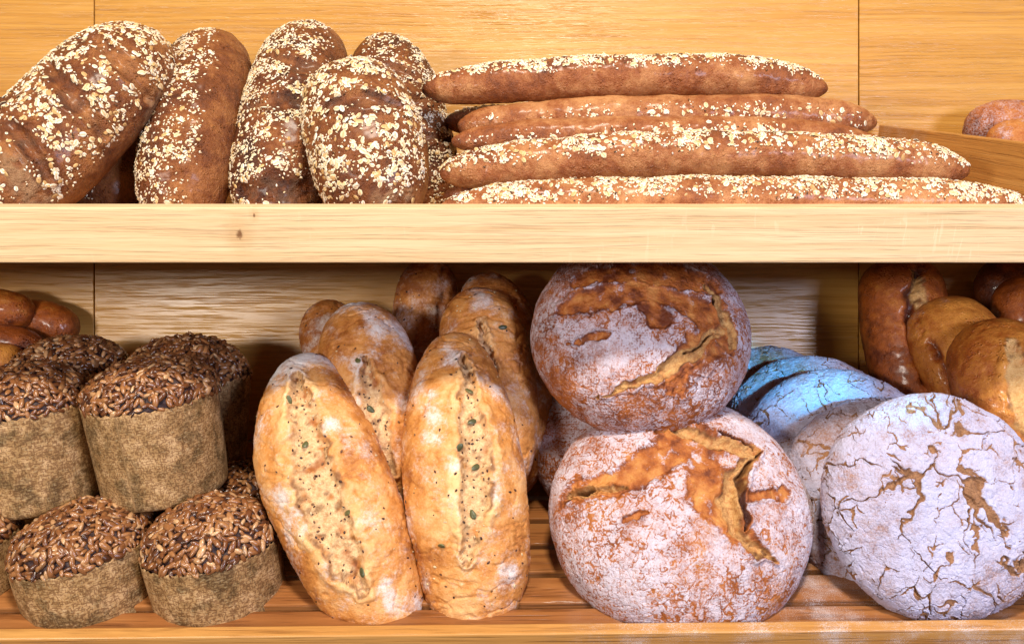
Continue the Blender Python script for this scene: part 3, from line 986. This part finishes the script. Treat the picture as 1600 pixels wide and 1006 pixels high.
# ================================================================== LOWER SHELF
# glossy rolls far left
GL = 'glossy rolls in the far left corner'
rolls = [('glossy roll in the left corner, topmost, cut by the picture edge', [(-60, 478, 0.42), (0, 482, 0.42), (54, 496, 0.43)], 30, 0.1),
         ('glossy roll in the left corner with its round tip nearest the panel joint', [(20, 500, 0.46), (70, 502, 0.46), (120, 522, 0.46)], 32, -0.05),
         ('dark glossy roll in the left corner, under the topmost roll', [(-60, 530, 0.40), (0, 532, 0.40), (72, 545, 0.41)], 26, -0.25),
         ('pale roll in the left corner, lowest, just above the seeded loaves', [(-60, 572, 0.37), (-10, 565, 0.37), (42, 570, 0.37)], 30, 0.45)]
for k, (lb, pt, hw, tn) in enumerate(rolls):
    gold_loaf(lb, pt, (0, -0.6, 0.8), hw, hw, p=3.2, seed=40 + k, name='glossy_roll', mat=C_DARK, tvar=0.5, cat='roll', flax=False, nu=90, nv=80, group=GL, tone=tn, wr=0.6, bot=0.95)

# sunflower loaves in paper
muffin('sunflower seed loaf of the upper layer, in a paper case, whole and in front', 236, 621, 0.17, 101, 154, 60, R(-5), seed=1)
muffin('sunflower seed loaf of the upper layer, cut by the left picture edge', 42, 631, 0.18, 100, 156, 58, R(-4), seed=2)
muffin('rear sunflower seed loaf near the panel joint, little more than its dome showing', 110, 590, 0.335, 92, 130, 62, R(-2), seed=3, lean=R(8))
muffin('rear sunflower seed loaf beside the golden loaves, with its case darkened on the right', 294, 585, 0.32, 94, 150, 55, R(3), seed=4, lean=R(8))
muffin('bottom layer sunflower seed loaf at the front, between the left edge and its twin', 129, 854, 0.115, 106, 140, 62, R(-8), seed=5)
muffin('bottom layer sunflower seed loaf at the front, right against the golden loaf', 330, 850, 0.115, 104, 143, 66, R(-6), seed=6)
muffin('bottom layer sunflower seed loaf in the corner, all but its right side cut off', -82, 845, 0.13, 106, 145, 64, R(-6), seed=7)
muffin('shadowed sunflower seed loaf behind, peeking out next to the pale tip golden loaf', 372, 800, 0.285, 92, 145, 75, R(2), seed=8)

# golden loaves
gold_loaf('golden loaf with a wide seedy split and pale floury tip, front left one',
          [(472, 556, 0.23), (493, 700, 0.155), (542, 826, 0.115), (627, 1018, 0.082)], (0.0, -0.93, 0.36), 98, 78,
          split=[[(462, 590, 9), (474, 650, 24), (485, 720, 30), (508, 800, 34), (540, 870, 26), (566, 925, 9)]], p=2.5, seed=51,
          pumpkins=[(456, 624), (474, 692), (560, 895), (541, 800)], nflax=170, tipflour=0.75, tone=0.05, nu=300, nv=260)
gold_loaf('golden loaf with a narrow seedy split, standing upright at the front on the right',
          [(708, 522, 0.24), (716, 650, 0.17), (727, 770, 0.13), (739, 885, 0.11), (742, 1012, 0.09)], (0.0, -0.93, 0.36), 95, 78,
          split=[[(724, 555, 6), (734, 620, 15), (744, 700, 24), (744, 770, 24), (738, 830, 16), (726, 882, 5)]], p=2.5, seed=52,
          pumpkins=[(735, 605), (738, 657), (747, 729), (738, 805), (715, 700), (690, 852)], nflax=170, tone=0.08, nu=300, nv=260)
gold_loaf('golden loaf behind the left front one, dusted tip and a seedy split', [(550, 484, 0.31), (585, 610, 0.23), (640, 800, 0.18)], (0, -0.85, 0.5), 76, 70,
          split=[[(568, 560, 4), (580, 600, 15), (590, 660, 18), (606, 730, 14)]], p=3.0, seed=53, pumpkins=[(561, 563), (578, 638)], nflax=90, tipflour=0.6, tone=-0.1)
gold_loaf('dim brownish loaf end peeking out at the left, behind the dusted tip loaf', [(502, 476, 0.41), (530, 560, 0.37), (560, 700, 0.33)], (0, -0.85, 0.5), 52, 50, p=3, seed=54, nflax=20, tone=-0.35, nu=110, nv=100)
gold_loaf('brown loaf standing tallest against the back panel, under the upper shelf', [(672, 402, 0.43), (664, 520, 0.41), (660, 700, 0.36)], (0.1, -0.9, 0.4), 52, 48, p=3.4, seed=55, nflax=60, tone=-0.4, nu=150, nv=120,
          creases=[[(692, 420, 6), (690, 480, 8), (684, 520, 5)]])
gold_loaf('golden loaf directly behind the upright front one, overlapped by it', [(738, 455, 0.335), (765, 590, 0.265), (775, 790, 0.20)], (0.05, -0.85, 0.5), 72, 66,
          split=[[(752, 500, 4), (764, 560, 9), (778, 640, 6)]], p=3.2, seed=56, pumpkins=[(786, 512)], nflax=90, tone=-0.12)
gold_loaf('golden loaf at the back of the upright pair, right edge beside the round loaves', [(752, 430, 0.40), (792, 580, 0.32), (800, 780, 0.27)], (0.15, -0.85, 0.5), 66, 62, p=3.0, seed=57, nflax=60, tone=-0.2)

# round floured loaves
GF = 'round floured loaves with torn crust'
boule('round_loaf', 'round floured loaf on top of the heap, crust torn right under the upper shelf', GF, 'round loaf',
      1000, 522, 0.22, 170, 1.0, 0.60, R(32), az=R(0), n=250, seed=61, tone=-0.16, flour=0.57, back=0.42,
      bare=[[(880, 482, 12), (935, 468, 22), (1000, 455, 20), (1060, 470, 20), (1120, 500, 22), (1140, 545, 10)],
            [(905, 440, 14), (985, 425, 22), (1060, 430, 26), (1110, 445, 18)], [(1120, 480, 16), (1100, 540, 26), (1050, 590, 18)], [(890, 535, 4), (945, 525, 7)],
            [(1082, 555, 14), (1060, 610, 9)], [(1010, 480, 12), (1030, 500, 16)]],
      tear=[[(1128, 512, 6), (1090, 545, 10), (1055, 568, 11), (1025, 590, 8), (985, 600, 7), (940, 618, 3)], [(1105, 445, 6), (1125, 480, 8), (1145, 540, 5)]],
      tdepth=0.004,
      cuts=[[(1104, 442, 2), (1113, 470, 3), (1130, 500, 2)], [(1126, 512, 1), (1098, 538, 2), (1070, 552, 2)]])
boule('round_loaf', 'big round floured loaf at the very front with a deep curved tear', GF, 'round loaf',
      1062, 801, 0.145, 203, 0.98, 0.53, R(36), n=250, seed=62, flour=0.69, back=0.36,
      bare=[[(1030, 655, 22), (1080, 685, 36), (1120, 715, 44), (1110, 770, 36), (1140, 815, 22), (1180, 860, 14)],
            [(882, 782, 12), (905, 762, 18), (960, 755, 20), (1000, 735, 26), (1050, 700, 30)], [(1172, 778, 8), (1225, 770, 11)], [(975, 808, 4), (1010, 800, 5)]],
      tear=[[(1020, 650, 6), (1065, 668, 13), (1120, 690, 15), (1178, 706, 10)], [(1182, 706, 10), (1148, 745, 15), (1138, 785, 17), (1155, 830, 12), (1185, 865, 9), (1212, 872, 4)],
            [(890, 775, 5), (925, 763, 6), (975, 760, 4)]],
      cuts=[[(1190, 708, 2), (1170, 724, 4), (1156, 745, 5), (1160, 785, 6), (1168, 815, 4), (1166, 830, 1)], [(884, 790, 2), (900, 770, 4), (925, 762, 3)], [(1085, 660, 1), (1130, 680, 2), (1180, 700, 2)]])
boule('round_loaf', 'round floured loaf half hidden beneath the top loaf, darker and less floured', GF, 'round loaf',
      988, 690, 0.29, 160, 1.0, 0.46, R(35), n=130, seed=63, flour=0.66, tone=0.0)

# cracked rye rounds
GC = 'flat cracked rye rounds leaning in a row'
ry = [('flat white rye round with a net of brown cracks, front of the leaning row', 1458, 789, 0.085, 170, 1.03, 0.38, 14, -4, 270, 26, 0.76),
      ('flat cracked rye round, second in the leaning row, in shade at its lower left', 1384, 776, 0.165, 160, 1.0, 0.28, 20, -10, 190, 18, 0.66),
      ('flat cracked rye round, third in the leaning row, rust brown crack near its top', 1312, 716, 0.235, 150, 1.0, 0.28, 26, -8, 170, 14, 0.76),
      ('flat rye round of bluish white, fourth in the leaning row', 1272, 676, 0.305, 132, 1.0, 0.26, 28, -6, 140, 14, 0.76),
      ('flat rye round at the very back of the leaning row, grey and mostly hidden', 1210, 652, 0.375, 122, 1.0, 0.26, 28, -4, 110, 12, 0.5)]
for k, (lb, px, py, y, rp, ryy, th, el, az, n, cells, fl) in enumerate(ry):
    boule('rye_round', lb, GC, 'rye loaf', px, py, y, rp, ryy, th, R(el), R(az), n=n, mat=C_RYE, rye=cells * 2, seed=(70, 75, 80, 85, 90)[k], flour=fl, back=0.22, e=2.3, rim=0.25)

# glazed dark loaves at the right
GD = 'glazed dark brown loaves at the right'
UD = (-0.2, -0.85, 0.45)
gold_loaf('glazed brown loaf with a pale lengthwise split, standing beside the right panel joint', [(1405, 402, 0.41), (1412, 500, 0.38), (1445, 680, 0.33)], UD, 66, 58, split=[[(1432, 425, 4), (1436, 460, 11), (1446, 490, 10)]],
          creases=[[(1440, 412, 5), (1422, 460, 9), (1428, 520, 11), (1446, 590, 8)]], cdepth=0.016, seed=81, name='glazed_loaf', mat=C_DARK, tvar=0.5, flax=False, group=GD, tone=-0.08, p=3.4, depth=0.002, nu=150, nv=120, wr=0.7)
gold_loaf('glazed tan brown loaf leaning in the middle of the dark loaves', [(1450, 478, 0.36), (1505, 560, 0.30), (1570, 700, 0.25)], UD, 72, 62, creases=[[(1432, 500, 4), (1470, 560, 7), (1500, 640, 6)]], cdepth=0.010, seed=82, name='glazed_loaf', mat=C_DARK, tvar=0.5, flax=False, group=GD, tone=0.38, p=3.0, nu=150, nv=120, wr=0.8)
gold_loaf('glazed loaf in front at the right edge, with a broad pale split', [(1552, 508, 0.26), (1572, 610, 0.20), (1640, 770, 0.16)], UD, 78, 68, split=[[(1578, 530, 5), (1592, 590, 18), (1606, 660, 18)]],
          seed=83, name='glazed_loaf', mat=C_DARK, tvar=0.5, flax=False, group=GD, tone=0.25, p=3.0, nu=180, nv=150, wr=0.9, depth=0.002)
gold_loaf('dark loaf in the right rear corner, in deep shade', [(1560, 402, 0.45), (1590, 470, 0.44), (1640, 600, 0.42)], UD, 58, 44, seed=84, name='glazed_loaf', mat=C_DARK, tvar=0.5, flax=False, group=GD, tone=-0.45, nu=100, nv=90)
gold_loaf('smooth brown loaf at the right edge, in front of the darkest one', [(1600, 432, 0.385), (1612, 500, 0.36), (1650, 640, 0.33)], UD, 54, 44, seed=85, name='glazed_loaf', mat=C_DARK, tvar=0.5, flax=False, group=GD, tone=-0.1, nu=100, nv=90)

# ================================================================== CAMERA
cd = bpy.data.cameras.new('camera')
cam = bpy.data.objects.new('camera', cd)
COL.objects.link(cam)
cam.location = (0, -CAM_D, 0)
cam.rotation_euler = (R(90), 0, 0)
cd.sensor_width = 36
cd.lens = 36 * CAM_D / (1600 * PX)
cd.clip_start = 0.05
cd.clip_end = 50
scene.camera = cam

# ================================================================== LIGHT
def area(name, loc, target, size, power, color, sy=None):
    l = bpy.data.lights.new(name, 'AREA')
    l.shape = 'RECTANGLE'
    l.size = size; l.size_y = sy or size
    l.energy = power; l.color = color
    o = bpy.data.objects.new(name, l)
    COL.objects.link(o)
    o.location = loc
    o.rotation_euler = (Vector(target) - Vector(loc)).to_track_quat('-Z', 'Y').to_euler()
    return o


def spot(name, loc, target, angle, power, color, blend=0.3, rad=0.02):
    l = bpy.data.lights.new(name, 'SPOT')
    l.energy = power; l.color = color
    l.spot_size = angle; l.spot_blend = blend; l.shadow_soft_size = rad
    o = bpy.data.objects.new(name, l)
    COL.objects.link(o)
    o.location = loc
    o.rotation_euler = (Vector(target) - Vector(loc)).to_track_quat('-Z', 'Y').to_euler()
    return o


area('ceiling_lamp', (0.12, -1.45, 1.95), (0.08, 0.3, 0.1), 0.36, 84, (1.0, 0.90, 0.74), 0.28)
area('left_window', (-1.35, -1.8, 0.12), (-0.1, 0.3, -0.1), 0.42, 35, (1.0, 0.93, 0.83), 0.26)
area('right_window', (1.3, -1.8, 0.22), (0.2, 0.3, -0.15), 0.5, 38, (0.70, 0.76, 1.0), 0.36)
spot('blue_spot', (0.95, -1.2, 0.11), P(1268, 596, 0.26), R(6.5), 260, (0.01, 0.52, 0.95), 0.8, 0.03)  # added spot, turns the tops of the rear rye rounds cyan

w = bpy.data.worlds.new('World')
scene.world = w
w.use_nodes = True
bg = w.node_tree.nodes['Background']
bg.inputs[0].default_value = (1.0, 0.88, 0.75, 1)
bg.inputs[1].default_value = 0.15

scene.view_settings.view_transform = 'Standard'
scene.view_settings.look = 'None'
scene.view_settings.exposure = 0
scene.view_settings.gamma = 1
scene.render.engine = 'CYCLES'
scene.cycles.use_denoising = True
scene.cycles.max_bounces = 6
